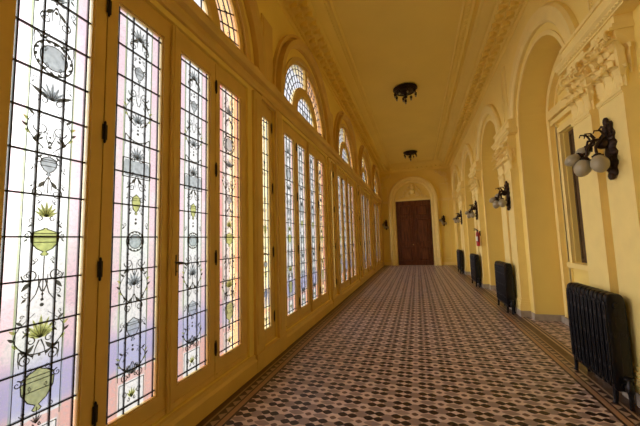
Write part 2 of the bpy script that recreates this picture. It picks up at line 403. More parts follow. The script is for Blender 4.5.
def ornament_mesh(kind):
    """candelabra grotesque painted on the glass: scrolls, urns, palmettes"""
    mb = MB(lambda u, w_, d: (.0005+d, u, w_)); T = .0012; W = .0075
    LINE, GREEN, GREY = 0, 1, 2
    def S(P, w=W, tp=True): mb.cur = LINE; mb.ribbon(P, w*.85, T*1.6, tp)
    def both(f):
        for s in (-1, 1): f(s)
    def fill(P, col): mb.cur = col; mb.poly(P, T)
    def scrolls(z, r, up=1, dx=.05):
        both(lambda s: S(spiral(s*dx, z, r, 1.5, PI if up > 0 else PI/2, -s)))
        both(lambda s: S([(s*.004, z-.09*up), (s*.02, z-.05*up), (s*(dx-r), z)], W))
        both(lambda s: fill(teardrop(s*dx, z-up*r, .055, .02, -up*PI/2+s*.7), LINE))
    def palmette(z, h, col=GREEN, n=7):
        for k in range(n):
            a = PI/2+(k-(n-1)/2)*.36; l = h*(1-.10*abs(k-(n-1)/2))
            fill(teardrop(0, z, l, h*.20, a), (GREY if col == LINE else col)); S([(0, z), (l*.9*math.cos(a), z+l*.9*math.sin(a))], W*.7)
        both(lambda s: S(spiral(s*h*.35, z-.01, h*.18, 1.1, PI/2, s)))
    def urn(z, h, w, col=GREEN):
        prof = [(.12, 0), (.28, .05), (.10, .14), (.55, .25), (.95, .48), (1., .68), (.80, .74), (.98, .80), (.60, .88), (.16, .95), (.06, 1.)]
        P = [(w/2*x, z+h*y) for x, y in prof]; Q = [(-x, y) for x, y in P][::-1]
        fill(P+Q, col)
        S(P, W*.8, False); S([(-x, y) for x, y in P], W*.8, False)
        for f in (.48, .70, .80): S([(-w/2*.93, z+h*f), (w/2*.93, z+h*f)], W*.6, False)
        both(lambda s: S(spiral(s*(w/2+.014), z+h*.74, .02, 1.3, PI/2, s)))
    def beads(z, n=3, st=.028):
        for k in range(n): fill(disc(0, z+k*st, .010-.0018*k, 8), LINE)
    def garland(z, w=.10, drop=.05):
        S([(w*(2*k/16-1), z-drop*(1-(2*k/16-1)**2)) for k in range(17)], W, False)
        both(lambda s: S([(s*w, z), (s*w*1.02, z-.04), (s*w*.96, z-.08)], W))
        for k in range(5): fill(disc(w*.7*(k/2-1), z-drop*(1-(.7*(k/2-1))**2)-.008, .007, 6), LINE)
    def wreath(z, r, col=GREY):
        fill(disc(0, z, r*.72, 20), col)
        S([(r*math.cos(2*PI*k/28), z+r*math.sin(2*PI*k/28)) for k in range(29)], W*1.2, False)
        S([(r*.72*math.cos(2*PI*k/24), z+r*.72*math.sin(2*PI*k/24)) for k in range(25)], W*.8, False)
        for k in range(14):
            a = 2*PI*k/14; fill(teardrop(r*.86*math.cos(a), z+r*.86*math.sin(a), r*.32, r*.14, a+1.2), LINE)
    def sidecurve(z, h, w=.085):
        both(lambda s: S([(s*(.03+w*math.sin(PI*k/14)*.8), z+h*(k/14-.5)) for k in range(15)], W))
        for k in range(5):
            both(lambda s: fill(teardrop(s*(.03+w*.8*math.sin(PI*(k+.7)/6)), z+h*((k+.7)/6-.5), .034, .014, PI/2-s*.9), GREEN if k % 2 else LINE))
    def stem(z0, z1): S([(0, z0), (0, z1)], W*.7, False)
    if kind == 0:
        scrolls(3.09, .034); palmette(2.94, .10, GREY); beads(2.86); scrolls(2.80, .032, -1)
        wreath(2.58, .098); garland(2.70, .10, .03); palmette(2.33, .11, LINE); both(lambda s: fill(teardrop(s*.02, 2.34, .10, .022, PI/2-s*1.1), LINE))
        sidecurve(2.16, .22, .10); scrolls(2.16, .036, 1, .046); beads(2.06); urn(1.90, .11, .08, GREY); stem(1.80, 1.9)
        scrolls(1.80, .03, -1, .045); palmette(1.67, .09, GREEN); urn(1.46, .15, .135); scrolls(1.36, .038, 1, .06); stem(1.22, 1.46)
        both(lambda s: S([(s*.012, 1.33), (s*.03, 1.26), (s*.07, 1.20)], W)); beads(1.20); palmette(1.03, .12, GREEN); sidecurve(1.05, .22, .105)
        garland(.98, .09, .03); scrolls(.93, .03, -1, .06); urn(.66, .22, .15); stem(.60, .68); palmette(.60, .05, LINE, 5)
    elif kind == 1:
        palmette(3.04, .11, GREY); scrolls(2.98, .03, -1, .055); beads(2.88, 2); urn(2.72, .12, .075, GREY); stem(2.6, 2.72)
        scrolls(2.62, .036); sidecurve(2.48, .2, .09); palmette(2.40, .09, LINE); beads(2.32); garland(2.30, .10, .045)
        fill([(-.095, 2.00), (.095, 2.00), (.115, 2.06), (.095, 2.115), (-.095, 2.115), (-.115, 2.06)], GREY)
        both(lambda s: S([(s*.115, 1.99), (s*.115, 2.125)], W, False)); S([(-.115, 1.99), (.115, 1.99)], W, False); S([(-.115, 2.125), (.115, 2.125)], W, False)
        palmette(2.13, .10, LINE); scrolls(1.92, .028, -1, .04); urn(1.72, .15, .07, GREEN); beads(1.66, 2)
        wreath(1.53, .070); scrolls(1.38, .034, 1, .05); palmette(1.22, .11, LINE); sidecurve(1.22, .24, .10); stem(1.1, 1.24)
        scrolls(1.07, .03, -1, .045); urn(.84, .16, .10, GREY); beads(.78, 2); sidecurve(.72, .16, .09); palmette(.62, .08, LINE); scrolls(.61, .03, -1, .055)
    else:                                               # slim version for the narrow windows
        for z in (3.05, 2.55, 2.05, 1.05): palmette(z, .075, GREEN if z < 2.2 else GREY, 5)
        for z in (2.92, 2.42, 1.92, 1.42): both(lambda s: S(spiral(s*.028, z, .022, 1.4, PI/2, -s)))
        for z in (2.75, 2.25, 1.30): beads(z)
        urn(1.58, .15, .07); urn(.72, .16, .08, GREY); stem(.6, 2.9); wreath(1.2, .045)
    rr = random.Random(kind+3)
    if kind < 2:
        for k in range(26):
            z = .68+k*.097+rr.uniform(-.02, .02); x = rr.uniform(.03, .088); q_ = rr.uniform(.010, .020)
            both(lambda s: S(spiral(s*x, z, q_, 1.3, rr.choice((0, PI/2, PI)), -s, 14), W*.6))
            both(lambda s: fill(teardrop(s*x, z-q_, q_*1.6, q_*.6, -PI/2+s*.8), LINE))
    # square panel at the foot
    f0, f1, fw = .425, .57, .095 if kind < 2 else .06
    for a in ((-fw, f0), (-fw, f1)): S([a, (fw, a[1])], W*.7, False)
    both(lambda s: S([(s*fw, f0), (s*fw, f1)], W*.7, False))
    palmette(.465, .07, GREEN, 5); both(lambda s: S(spiral(s*fw*.62, .50, .022, 1.3, -PI/2, -s)))
    if kind < 2:
        both(lambda s: S([(s*.108, .60), (s*.108, 3.16)], W*.5, False))
    return mb.mesh('painted_ornament', [M['paint_line'], M['paint_green'], M['paint_grey']])
def hinge_mesh():
    mb = MB(); mb.lathe([(.003, -.074), (.0075, -.066), (.0075, .066), (.003, .074)], n=8); mb.box(-.004, .001, -.016, .016, -.05, .05); return mb.mesh('hinge', M['hinge'], True)
def handle_mesh():
    mb = MB(); mb.box(0, .006, -.013, .013, -.085, .085); mb.lathe([(.011, 0), (.009, .028), (.012, .034)], (.006, 0, .02), 8, 0)
    mb.tube([(.035, -.005, .02), (.04, .03, .02), (.038, .07, .012), (.034, .085, -.004)], [.008, .008, .007, .005], 7)
    mb.tube([(.035, .0, .02), (.036, -.025, .024), (.03, -.035, .03)], [.008, .007, .005], 7)
    mb.lathe([(.006, 0), (.006, .014)], (.006, 0, -.05), 8, 0)
    return mb.mesh('handle', M['bronze'], True)

GW = .41
ME = dict(frame_end=leaf_mesh(GW, .075, .072), frame_in=leaf_mesh(GW, .072, .085), frame_in2=leaf_mesh(GW, .085, .072), frame_end2=leaf_mesh(GW, .072, .075),
          frame_nar=leaf_mesh(.235, .085, .085), glass=glass_mesh(GW, M['glass']), pink=glass_mesh(GW, M['glass_pink']), glass_nar=glass_mesh(.235, M['glass']),
          lat=lattice_mesh(GW, (-.176, -.059, .059, .176)), lat_nar=lattice_mesh(.235, (-.082, 0., .082)),
          orn0=ornament_mesh(0), orn1=ornament_mesh(1), orn2=ornament_mesh(2), hinge=hinge_mesh(), handle=handle_mesh())
def casement(parent, y, fr, gl, la, orn, hy, handle=None):
    e = link('casement', ME[fr], parent, (0, y, 0))
    link('glass_pane', ME[gl], e); link('lead_lattice', ME[la], e); link('painted_ornament', ME[orn], e)
    if hy is not None:
        for z in (3.11, 2.24, 1.36, .50): link('hinge', ME['hinge'], e, (.040, hy, z))
    if handle is not None: link('handle', ME['handle'], e, (.035, handle, 1.33))
    return e

def fan_glass(mb, r0, r1, a0, a1, d0, d1, n=20, gap=.0):
    rings = []
    for k in range(n+1):
        a = a0+(a1-a0)*k/n
        rings.append([(r*math.cos(a), 3.70+r*math.sin(a), d) for r, d in ((r0,d0), (r0,d1), (r1,d1), (r1,d0))])
    mb.loft(rings)
TW = lambda u, w_, d: (d, u, w_)
def fan_parts():
    out = {}
    mb = MB(TW)
    mb.sweep_arch(0, 3.70, 3.66, [(1.07,-.04), (1.07,.025), (1.10,.04), (1.15,.04), (1.15,-.04)])
    mb.sweep_arch(0, 3.70, 3.66, [(.49,-.04), (.49,.02), (.52,.045), (.655,.045), (.685,.02), (.685,-.04)])
    mb.box(-1.15, 1.15, 3.645, 3.70, -.04, .045)
    mb.box(-.055, .055, 4.37, 4.775, -.04, .045)
    out['frame'] = mb.mesh('fanlight_frame', M['joinery'])
    for nm, a0, a1, mat in (('outer_far', .052, PI/2-.06, 'fan_pink'), ('outer_near', PI/2+.06, PI-.0, 'fan_white')):
        mb = MB(TW); fan_glass(mb, .68, 1.075, max(a0, 0.), a1, -.004, 0); out[nm] = mb.mesh('glass_pane', M[mat])
    mb = MB(TW); mb.poly([(.495*math.cos(PI*k/24), 3.70+.495*math.sin(PI*k/24)) for k in range(25)], .004, -.004); out['inner'] = mb.mesh('glass_pane', M['fan_white'])
    mb = MB(TW); r = .0050
    for R in (.78, .90, 1.00):
        mb.sweep_arch(0, 3.70, 3.70, [(R-r,-.008), (R-r,.006), (R+r,.006), (R+r,-.008)], 32)
    for k in range(1, 20):
        a = PI*k/20
        if abs(a-PI/2) < .05: continue
        ca, sa = math.cos(a), math.sin(a)
        P = [(.68*ca+r*sa, 3.70+.68*sa-r*ca), (1.075*ca+r*sa, 3.70+1.075*sa-r*ca), (1.075*ca-r*sa, 3.70+1.075*sa+r*ca), (.68*ca-r*sa, 3.70+.68*sa+r*ca)]
        mb.poly(P, .014, -.008)
    for k in range(-3, 4):
        u = k*.13; mb.box(u-r, u+r, 3.70, 3.70+math.sqrt(max(.0, .49**2-u*u)), -.008, .006)
    for k in range(1, 4):
        z = k*.125; h = math.sqrt(.49**2-z*z); mb.box(-h, h, 3.70+z-r, 3.70+z+r, -.008, .006)
    out['lead'] = mb.mesh('lead_lattice', M['lead'])
    # painted scrolls in the ring
    mb = MB(lambda u, w_, d: (.0005+d, u, w_))
    for k in range(10):
        a = PI*(k+.5)/10; x, z = .88*math.cos(a), 3.70+.88*math.sin(a)
        for s in (-1, 1): mb.ribbon(spiral(x+s*.03*math.sin(a), z-s*.03*math.cos(a), .034, 1.3, a, s, 16), .007, .002, True)
        mb.poly(teardrop(x, z, .09, .03, a), .0015)
    for k in range(5):
        a = PI*(k+.5)/5; mb.poly(teardrop(.1*math.cos(a), 3.76+.1*math.sin(a), .2, .05, a), .0015)
    out['orn'] = mb.mesh('painted_ornament', M['paint_line'])
    return out
FAN = fan_parts()

wn = 0
for bi, c in enumerate(BAYS):
    wn += 1
    # fixed frame of the casement group
    mb = MB(TW); D = (-.06, .025)
    mb.box(-1.175, -1.145, .205, 3.385, *D); mb.box(1.145, 1.175, .205, 3.385, *D); mb.box(-1.145, 1.145, 3.367, 3.385, *D); mb.box(-1.145, 1.145, .205, .214, *D)
    w = mb.build('window_%d' % wn, M['joinery'], None, False, (GX, c, 0))
    struct(w, 'four tall leaded casements with painted glass, window group %s' % (['behind the camera', 'nearest the camera', 'second from the camera', 'third from the camera', 'fourth from the camera', 'next to the end wall'][bi]), 'window')
    casement(w, -.86, 'frame_end', 'glass', 'lat', 'orn0', .283)
    casement(w, -.298, 'frame_in', 'glass', 'lat', 'orn1', None)
    casement(w, .298, 'frame_in2', 'glass', 'lat', 'orn1', .283, -.25)
    casement(w, .86, 'frame_end2', 'pink', 'lat', 'orn0', None)
    mb = MB(TW); mb.box(-.030, .030, .225, 3.36, .036, .056); mb.box(-.012, .012, .225, 3.36, .056, .066)
    mb.build('cover_strip', M['joinery'], w)
    for u in (-.579, .579, 0.):
        mb = MB(TW); mb.box(u-.024, u+.024, .22, 3.36, -.05, -.031); mb.build('rebate_strip', M['hinge'], w)
for bi, c in enumerate(BAYS):
    wn += 1; b = c+PITCH/2
    if b > YE-.2: b = None
    if b is None: continue
    mb = MB(TW); D = (-.06, .025)
    mb.box(-.215, -.206, .205, 3.385, *D); mb.box(.206, .215, .205, 3.385, *D); mb.box(-.206, .206, 3.367, 3.385, *D); mb.box(-.206, .206, .205, .214, *D)
    w = mb.build('window_%d' % wn, M['joinery'], None, False, (GX, b, 0))
    struct(w, 'narrow leaded casement between two window groups, ' + ['beside the camera', 'nearest in the photo', 'second in the photo', 'third in the photo', 'fourth in the photo', 'in the corner by the end wall'][bi], 'window')
    casement(w, 0, 'frame_nar', 'glass_nar', 'lat_nar', 'orn2', .165, -.16)
for bi, c in enumerate(BAYS):
    wn += 1
    w = link('window_%d' % wn, FAN['frame'], None, (GX, c, 0))
    struct(w, 'half round fanlight of leaded glass, '+['behind the camera', 'nearest the camera', 'second from the camera', 'third from the camera', 'fourth from the camera', 'next to the end wall'][bi], 'window')
    for k in ('outer_far', 'outer_near', 'inner'): link('glass_pane', FAN[k], w)
    link('lead_lattice', FAN['lead'], w); link('painted_ornament', FAN['orn'], w)

# ------------------------------------------------------------------ right wall with deep arched recesses
RR, RZ, RD = .985, 3.45, .46                            # recess radius, spring height, depth
mb = MB(TR)
for c in BAYS:
    a, b = c-PITCH/2, c+PITCH/2
    mb.box(a, c-RR, 0, RZ, -RD, 0); mb.box(c+RR, b, 0, RZ, -RD, 0)
    mb.archpanel(a, b, c, RR, RZ, ZC+.15, -RD, 0)
    # back of the recess with its window opening (u c+-.225, w 1.04..3.06)
    mb.box(a, c-.47, 0, ZC+.15, -RD-.2, -RD); mb.box(c+.47, b, 0, ZC+.15, -RD-.2, -RD)
    mb.box(c-.47, c+.47, 0, 1.04, -RD-.2, -RD); mb.box(c-.47, c+.47, 3.14, ZC+.15, -RD-.2, -RD)
mb.box(YB-.3, BAYS[0]-PITCH/2, 0, ZC+.15, -RD-.2, 0); mb.box(BAYS[-1]+PITCH/2, YE+.3, 0, ZC+.15, -RD-.2, 0)
struct(mb.build('wall_right', M['plaster']), 'yellow wall of deep arched recesses on the right', 'wall')

# mouldings on the right wall
mb = MB(TR)
for c in BAYS:
    b = c+PITCH/2
    mb.sweep_arch(c, RZ, RZ, [(1.14,-.01), (1.14,.05), (1.18,.085), (1.34,.085), (1.37,.05), (1.37,-.01)], 36)
    mb.sweep_arch(c, RZ, 0.12, [(RR-.005,-.012), (RR-.005,.012), (RR+.055,.012), (RR+.055,-.012)], 36)
    # back wall of the recess: stepped arched architrave, transom, window architrave
    for r0, r1, h in ((.88, .95, .045), (.74, .84, .085), (.62, .66, .03)): mb.band(c, RZ, .12, r0, r1, -RD-.01, -RD+h)
    mb.box(c-.74, c+.74, 3.34, 3.42, -RD-.01, -RD+.07); mb.box(c-.74, c+.74, 3.44, 3.58, -RD-.01, -RD+.11)
    for t in (-1, 1):
        for u0, u1, h, z0 in ((.48, .57, .05, .98), (.60, .68, .03, .12)): mb.box(*sorted((c+t*u0, c+t*u1)), z0, 3.14 if h > .04 else 3.30, -RD-.01, -RD+h)
    mb.box(c-.57, c+.57, 3.15, 3.24, -RD-.01, -RD+.05); mb.box(c-.60, c+.60, .96, 1.035, -RD-.01, -RD+.08)
    # bead strips and frame on the spandrel above the pier
    for u in (-.10, .10):
        for k in range(30): mb.ball((b+u, 3.86+k*.036, .004), .013, n=4)
    for u in (-.14, .14): mb.box(b+u-.008, b+u+.008, 3.80, 4.95, 0, .014)
    mb.box(b-.148, b+.148, 4.95, 4.97, 0, .014)
struct(mb.build('trim_2', M['stucco']), 'arched hood mouldings, keystones and architraves of the right wall', 'trim')
# stone plinths
mb = MB(TR)
for c in BAYS:
    for s in (-1, 1):
        u0, u1 = sorted((c+s*(RR-.003), c+s*(RR+.14)));
        mb.box(u0, u1, 0, .11, -RD+.005, .022)
    mb.box(c-RR+.005, c+RR-.005, 0, .10, -RD+.002, -RD+.09)
struct(mb.build('baseboard_right', M['stone']), 'grey stone plinth along the foot of the recesses', 'baseboard')

for k, c in enumerate(BAYS):
    wn += 1
    mb = MB(TW)
    for u0, u1, z0, z1 in ((-.47, -.43, 1.04, 3.14), (.43, .47, 1.04, 3.14), (-.43, .43, 3.08, 3.14), (-.43, .43, 1.04, 1.10), (-.015, .015, 1.10, 3.08)): mb.box(u0, u1, z0, z1, -.03, .03)
    w = mb.build('window_%d' % wn, M['shutter'], None, False, (XR+RD+.10, c, 0))
    struct(w, 'tall dark shuttered window in a recess of the right wall, '+['behind the camera', 'nearest the camera', 'second from the camera', 'third from the camera', 'fourth from the camera', 'next to the end wall'][k], 'window')
    for u0, u1 in ((-.43, -.015), (.015, .43)):
        mb = MB(TW); mb.box(u0, u1, 1.10, 3.08, -.012, 0)
        for j in range(4): mb.bevbox(u0+.02+j*.096, u0+.02+j*.096+.088, 1.12, 3.06, -.026, -.011, .006)
        mb.build('shutter', M['shutter'], w)

# ------------------------------------------------------------------ piers: coupled pilasters with leafy capitals and entablature
def acanthus(mb, base, out, wid, h, proj, w=.12, curl=.05, th=.008):
    """leaf rising from base; out = direction away from the shaft, wid = direction across"""
    base, out, wid = Vector(base), Vector(out), Vector(wid); rows = []
    nr = 9
    for i in range(nr+1):
        t = i/nr
        z = h*math.sin(min(t*1.12, 1.0)*PI/2) - (max(0, t-.72)/.28)**1.5*h*.22
        o = proj*(t**2.2) + curl*(max(0, t-.6)/.4)
        lob = (.55+.45*abs(math.sin(t*PI*3.5)))
        ww = w/2*math.sin(PI*(.22+.70*t))*lob*1.1
        rows.append((z, o, ww))
    top, bot = [], []
    for z, o, ww in rows:
        a = []; b = []
        for s in (-1, -.5, 0, .5, 1):
            p = base+Vector((0,0,z))+out*(o+.016*(1-abs(s))-(.014*abs(s)))+wid*(ww*s)
            a.append(tuple(p)); b.append(tuple(p-out*th))
        top.append(a); bot.append(b)
    for i in range(nr+1):
        pass
    rings = [a+b[::-1] for a, b in zip(top, bot)]
    mb.loft(rings)
def volute(mb, p, d1, r, tube=.014):
    p = Vector(p); d1 = Vector(d1).normalized(); P = []
    for k in range(22):
        a = PI*.9-2*PI*1.35*k/21; rr = r*(1-.75*k/21)
        P.append(tuple(p+d1*(rr*math.cos(a))+Vector((0,0,rr*math.sin(a)))))
    mb.tube(P, [tube*(1-.5*k/21) for k in range(22)], 6)
HW = .19                                                # half width of a pilaster
PX = .13                                                # its projection
def capital_mesh():
    # local axes: +x into the wall, so the front faces -x; origin on the wall face at floor level
    mb = MB(); z0, z1 = 2.76, 3.34
    mb.loft([[(-.0+.01, -HW+.012, z0), (-PX+.008, -HW+.012, z0), (-PX+.008, HW-.012, z0), (.01, HW-.012, z0)],
             [(.01, -HW+.015, z1-.2), (-PX+.02, -HW+.03, z1-.2), (-PX+.02, HW-.03, z1-.2), (.01, HW-.015, z1-.2)],
             [(.01, -HW, z1-.06), (-PX-.01, -HW, z1-.06), (-PX-.01, HW, z1-.06), (.01, HW, z1-.06)]])
    mb.box(-PX-.06, .01, -HW-.03, HW+.03, z1-.06, z1-.035); mb.box(-PX-.03, .01, -HW-.02, HW+.02, z1-.035, z1)
    mb.lathe([(.012, 0), (.018, .005), (.018, .02), (.012, .025)], (-PX+.0, 0, 0), 6) if False else None
    mb.box(-PX-.018, .01, -HW-.018, HW+.018, z0-.03, z0); mb.box(-PX-.010, .01, -HW-.010, HW+.010, z0-.05, z0-.03)
    F = (-PX, 0)
    for y in (-.13, 0, .13): acanthus(mb, (-PX, y, z0), (-1,0,0), (0,1,0), .21, .075, .115, .06, .012)
    for y in (-.065, .065): acanthus(mb, (-PX+.01, y, z0+.14), (-1,0,0), (0,1,0), .27, .10, .10, .07, .012)
    for t in (-1, 1):
        acanthus(mb, (-PX+.035, t*(HW-.015), z0), (0,t,0), (1,0,0), .21, .035, .09, .025, .01)
        acanthus(mb, (-PX*.35, t*(HW-.02), z0+.12), (0,t,0), (1,0,0), .28, .035, .09, .02, .01)
        acanthus(mb, (-PX+.01, t*(HW-.01), z0+.10), Vector((-.85,t*.5,0)), Vector((.5,t*.85,0)), .34, .10, .09, .06, .012)
        volute(mb, (-PX-.055, t*(HW-.03), z1-.10), (-.85, t*.5, 0), .060, .018)
        volute(mb, (-PX-.045, t*.05, z1-.12), (0, t, 0), .046, .013)
    mb.ball((-PX-.06, 0, z1-.055), .035, .7, 1, 1, 6)
    for k in range(6):
        a = 2*PI*k/6; mb.ball((-PX-.062, .04*math.cos(a), z1-.055+.04*math.sin(a)), .018, .7, 1, 1, 5)
    for k in range(8):
        y = -.15+.30*k/7; z = z0+(.20 if k % 2 else .33)
        acanthus(mb, (-PX-.035, y, z), Vector((-.9, (k%3-1)*.4, 0)).normalized(), (0,1,0), .09, .05, .06, .04, .01)
    for k, (x, y, z) in enumerate(mb.v):                # low relief: the foliage stays close to the shaft
        if x < -PX: x = -PX+(x+PX)*.85
        if abs(y) > HW: y = math.copysign(HW+(abs(y)-HW)*.4, y)
        mb.v[k] = (x, y, z)
    return mb.mesh('capital', M['stucco'], False)
CAP = capital_mesh()
def shaft_mesh():
    mb = MB()
    mb.box(-PX, .01, -HW, HW, .32, 2.72)
    mb.bevbox(-1, -1, 0, 0, 0, 0, 0) if False else None
    return mb.mesh('shaft', M['stucco'])
SHAFT = shaft_mesh()
def base_mesh():
    mb = MB()
    mb.box(-PX-.035, .01, -HW-.035, HW+.035, .115, .20)
    for z0, z1, e in ((.20, .235, .03), (.235, .25, .016), (.25, .28, .024), (.28, .32, .008)): mb.box(-PX-e, .01, -HW-e, HW+e, z0, z1)
    return mb.mesh('base', M['stucco'])
BASE = base_mesh()
def plinth_mesh():
    mb = MB(); mb.box(-PX-.042, .01, -HW-.042, HW+.042, 0, .115); return mb.mesh('plinth', M['stone'])
PLINTH = plinth_mesh()
def entab_mesh():
    mb = MB(); w = .62
    for s in (-1, 1): mb.box(-PX-.005, .01, s*.26-HW, s*.26+HW, 3.34, 3.415)
    prof = [(.01, 3.415), (-PX-.02, 3.415), (-PX-.02, 3.43), (-PX-.035, 3.44), (-PX-.035, 3.46), (-PX-.06, 3.485), (-PX-.06, 3.505), (-PX-.03, 3.515), (.01, 3.515)]
    mb.loft([[(x, -w, z) for x, z in prof], [(x, w, z) for x, z in prof]])
    mb.box(-PX+.005, .01, -.55, .55, 3.515, 3.68); mb.box(-PX-.012, .01, -.57, .57, 3.66, 3.70)
    for k in range(26): mb.ball((-PX-.03, -.6+k*.048, 3.448), .016, 1, .9, 1, 5)
    for s in (-1, 1):
        for k in range(3): mb.ball((-.04-k*.045, s*.615, 3.448), .016, 1, 1, 1, 5)
    return mb.mesh('entablature', M['stucco'])
ENT = entab_mesh()
PIERS = [3.69+PITCH*k for k in range(4)]
for k, y in enumerate(PIERS):
    r = link('trim_%d' % (k+3), ENT, None, (XR, y, 0))
    struct(r, 'pair of cream pilasters with leafy capitals, %s pier from the camera' % ['nearest', 'second', 'third', 'fourth'][k], 'pilaster')
    for s in (-1, 1):
        for nm, me in (('shaft', SHAFT), ('capital', CAP), ('base', BASE), ('plinth', PLINTH)): link(nm, me, r, (0, s*.26, 0))

# ------------------------------------------------------------------ end wall and rear wall
mb = MB(); mb.box(-2.2, 2.6, YE, YE+.3, 0, ZC+.2)
struct(mb.build('wall_back', M['plaster']), 'yellow end wall with the arched doorway', 'wall')
mb = MB(); mb.box(-2.2, 2.6, YB-.3, YB, 0, ZC+.2)
struct(mb.build('wall_front', M['plaster']), 'plain yellow wall closing the corridor behind the camera', 'wall')
DC, DW, DH = -.135, .915, 3.53
mb = MB(TE)
mb.sweep_arch(DC, 3.60, 0, [(.94,-.01), (.94,.09), (.99,.13), (1.10,.13), (1.13,.18), (1.24,.20), (1.30,.15), (1.30,-.01)], 32)
mb.box(DC-.94, DC+.94, DH, 3.62, -.01, .09); mb.box(DC-.94, DC+.94, 3.60, 3.64, -.01, .12)
# wall panels either side
for c0, hw in ((-1.63, .17), (1.50, .20)):
    for u0, u1, z0, z1 in ((c0-hw, c0-hw+.03, .35, 4.35), (c0+hw-.03, c0+hw, .35, 4.35), (c0-hw, c0+hw, .32, .35), (c0-hw, c0+hw, 4.35, 4.38)): mb.box(u0, u1, z0, z1, -.01, .025)
# small imposts
for u0, u1 in ((-1.88, -1.44), (1.18, 1.85)):
    mb.box(u0, u1, 3.52, 3.58, -.01, .06); mb.box(u0, u1, 3.44, 3.52, -.01, .035)
for u0, u1 in ((-1.86, DC-1.31), (DC+1.31, 1.85)): mb.box(u0, u1, 0, .13, -.01, .04); mb.box(u0, u1, .13, .17, -.01, .025)
struct(mb.build('trim_8', M['stucco']), 'cream arched surround and panel mouldings of the end doorway', 'trim')
# relief in the tympanum and corner scrolls
mb = MB(TE)
def T3(P, d=.02): return [(x, y, d) for x, y in P]
mb.ball((DC, 4.28, .04), .105, 1, 1.25, .9, 8); mb.ball((DC, 4.05, .03), .16, 1.0, 1.0, .7, 8); mb.ball((DC, 4.43, .04), .06, 1.3, .8, .9, 6)
for s in (-1, 1):
    mb.tube(T3([(DC+s*.10, 4.10), (DC+s*.20, 4.0), (DC+s*.22, 3.88), (DC+s*.12, 3.80)], .03), [.05, .045, .04, .03], 6)
    for cx, cz, r, t in ((.30, 3.86, .10, 1.6), (.52, 3.80, .085, 1.5), (.70, 3.74, .06, 1.3), (.22, 4.28, .06, 1.3), (.36, 4.10, .07, 1.4)):
        mb.tube(T3([(DC+x, z) for x, z in spiral(s*cx, cz, r, t, PI*.5, s, 22)], .05), .032, 6)
    for cx, cz, l, a in ((.14, 3.74, .2, .35), (.42, 3.94, .16, 1.0), (.6, 3.72, .15, .2), (.18, 4.42, .12, 2.2)):
        mb.poly(teardrop(DC+s*cx, cz, l, .07, a if s > 0 else PI-a), .08, 0)
    # corner spandrel scrolls
    ox = 1.58 if s > 0 else -1.72
    for cx, cz, r, t in ((0, 4.86, .13, 1.6), (-.22*s, 4.98, .10, 1.5), (-.42*s, 5.04, .07, 1.3), (.06*s, 4.58, .09, 1.4), (.10*s, 4.36, .06, 1.3)):
        mb.tube(T3([(x, z) for x, z in spiral(ox+cx, cz, r, t, PI*.5, s, 22)], .05), .034, 6)
    for cx, cz, l, a in ((0, 4.7, .18, 1.2), (-.3*s, 4.92, .18, .3), (.05*s, 4.46, .14, 1.9), (-.12*s, 4.78, .16, 2.4)):
        mb.poly(teardrop(ox+cx, cz, l, .08, a), .075, 0)
struct(mb.build('trim_9', M['stucco']), 'stucco relief of a bust and scrolls over the end door', 'relief')

# double door
dm = MB(); dm.box(DC-DW, DC+DW, YE-.065, YE-.03, 3.50, DH); dm.box(DC-DW, DC-DW+.03, YE-.065, YE-.005, 0, 3.5); dm.box(DC+DW-.03, DC+DW, YE-.065, YE-.005, 0, 3.5)
dr = struct(dm.build('door_1', M['wood']), 'tall dark red-brown double door in the end wall', 'door')
for s in (-1, 1):
    mb = MB(TE); u0, u1 = sorted((DC+s*.004, DC+s*(DW-.033)))
    mb.box(u0, u1, .012, 3.50, .008, .045)
    lf = mb.build('door_leaf', M['wood'], dr)
    for z0, z1 in ((.22, 1.02), (1.22, 2.55), (2.70, 3.30)):
        mb = MB(TE); a, b = u0+.12, u1-.12
        for q in ((a, b, z0, z0+.035), (a, b, z1-.035, z1), (a, a+.035, z0+.035, z1-.035), (b-.035, b, z0+.035, z1-.035)): mb.box(*q, .045, .085)
        mb.bevbox(a+.07, b-.07, z0+.07, z1-.07, .045, .082, .034)
        if z1 > 3:
            mb.poly(teardrop((a+b)/2, z0+.12, .34, .14, PI/2), .02, .066)
            for t in (-1, 1): mb.tube([(x, z, .075) for x, z in spiral((a+b)/2+t*.11, z0+.25, .075, 1.3, 0, t, 20)], .013, 5)
        mb.build('raised_panel', M['wood'], lf)
    mb = MB(TE)
    mb.bevbox(u0+.04, u0+.09, .3, 3.2, .045, .06, .01); mb.bevbox(u1-.09, u1-.04, .3, 3.2, .045, .06, .01)
    mb.build('fillet', M['wood'], lf)
    if s > 0:
        mb = MB(TE); mb.box(DC-.035, DC+.03, .02, 3.48, .046, .066); mb.build('cover_strip', M['wood'], lf)
    mb = MB(); mb.lathe([(.03, 0), (.03, -.008), (.012, -.012), (.012, -.045), (.03, -.055), (.032, -.07), (.015, -.085)], (DC+s*.085-(.0), YE-.045, 1.12), 12, 1)
    if s < 0: mb.build('door_knob', M['brass'], lf, True)
mb = MB(); mb.box(DC-.93, DC+.93, YE-.16, YE, 0, .012)
struct(mb.build('trim_10', M['stone']), 'worn pale threshold under the end door', 'threshold')

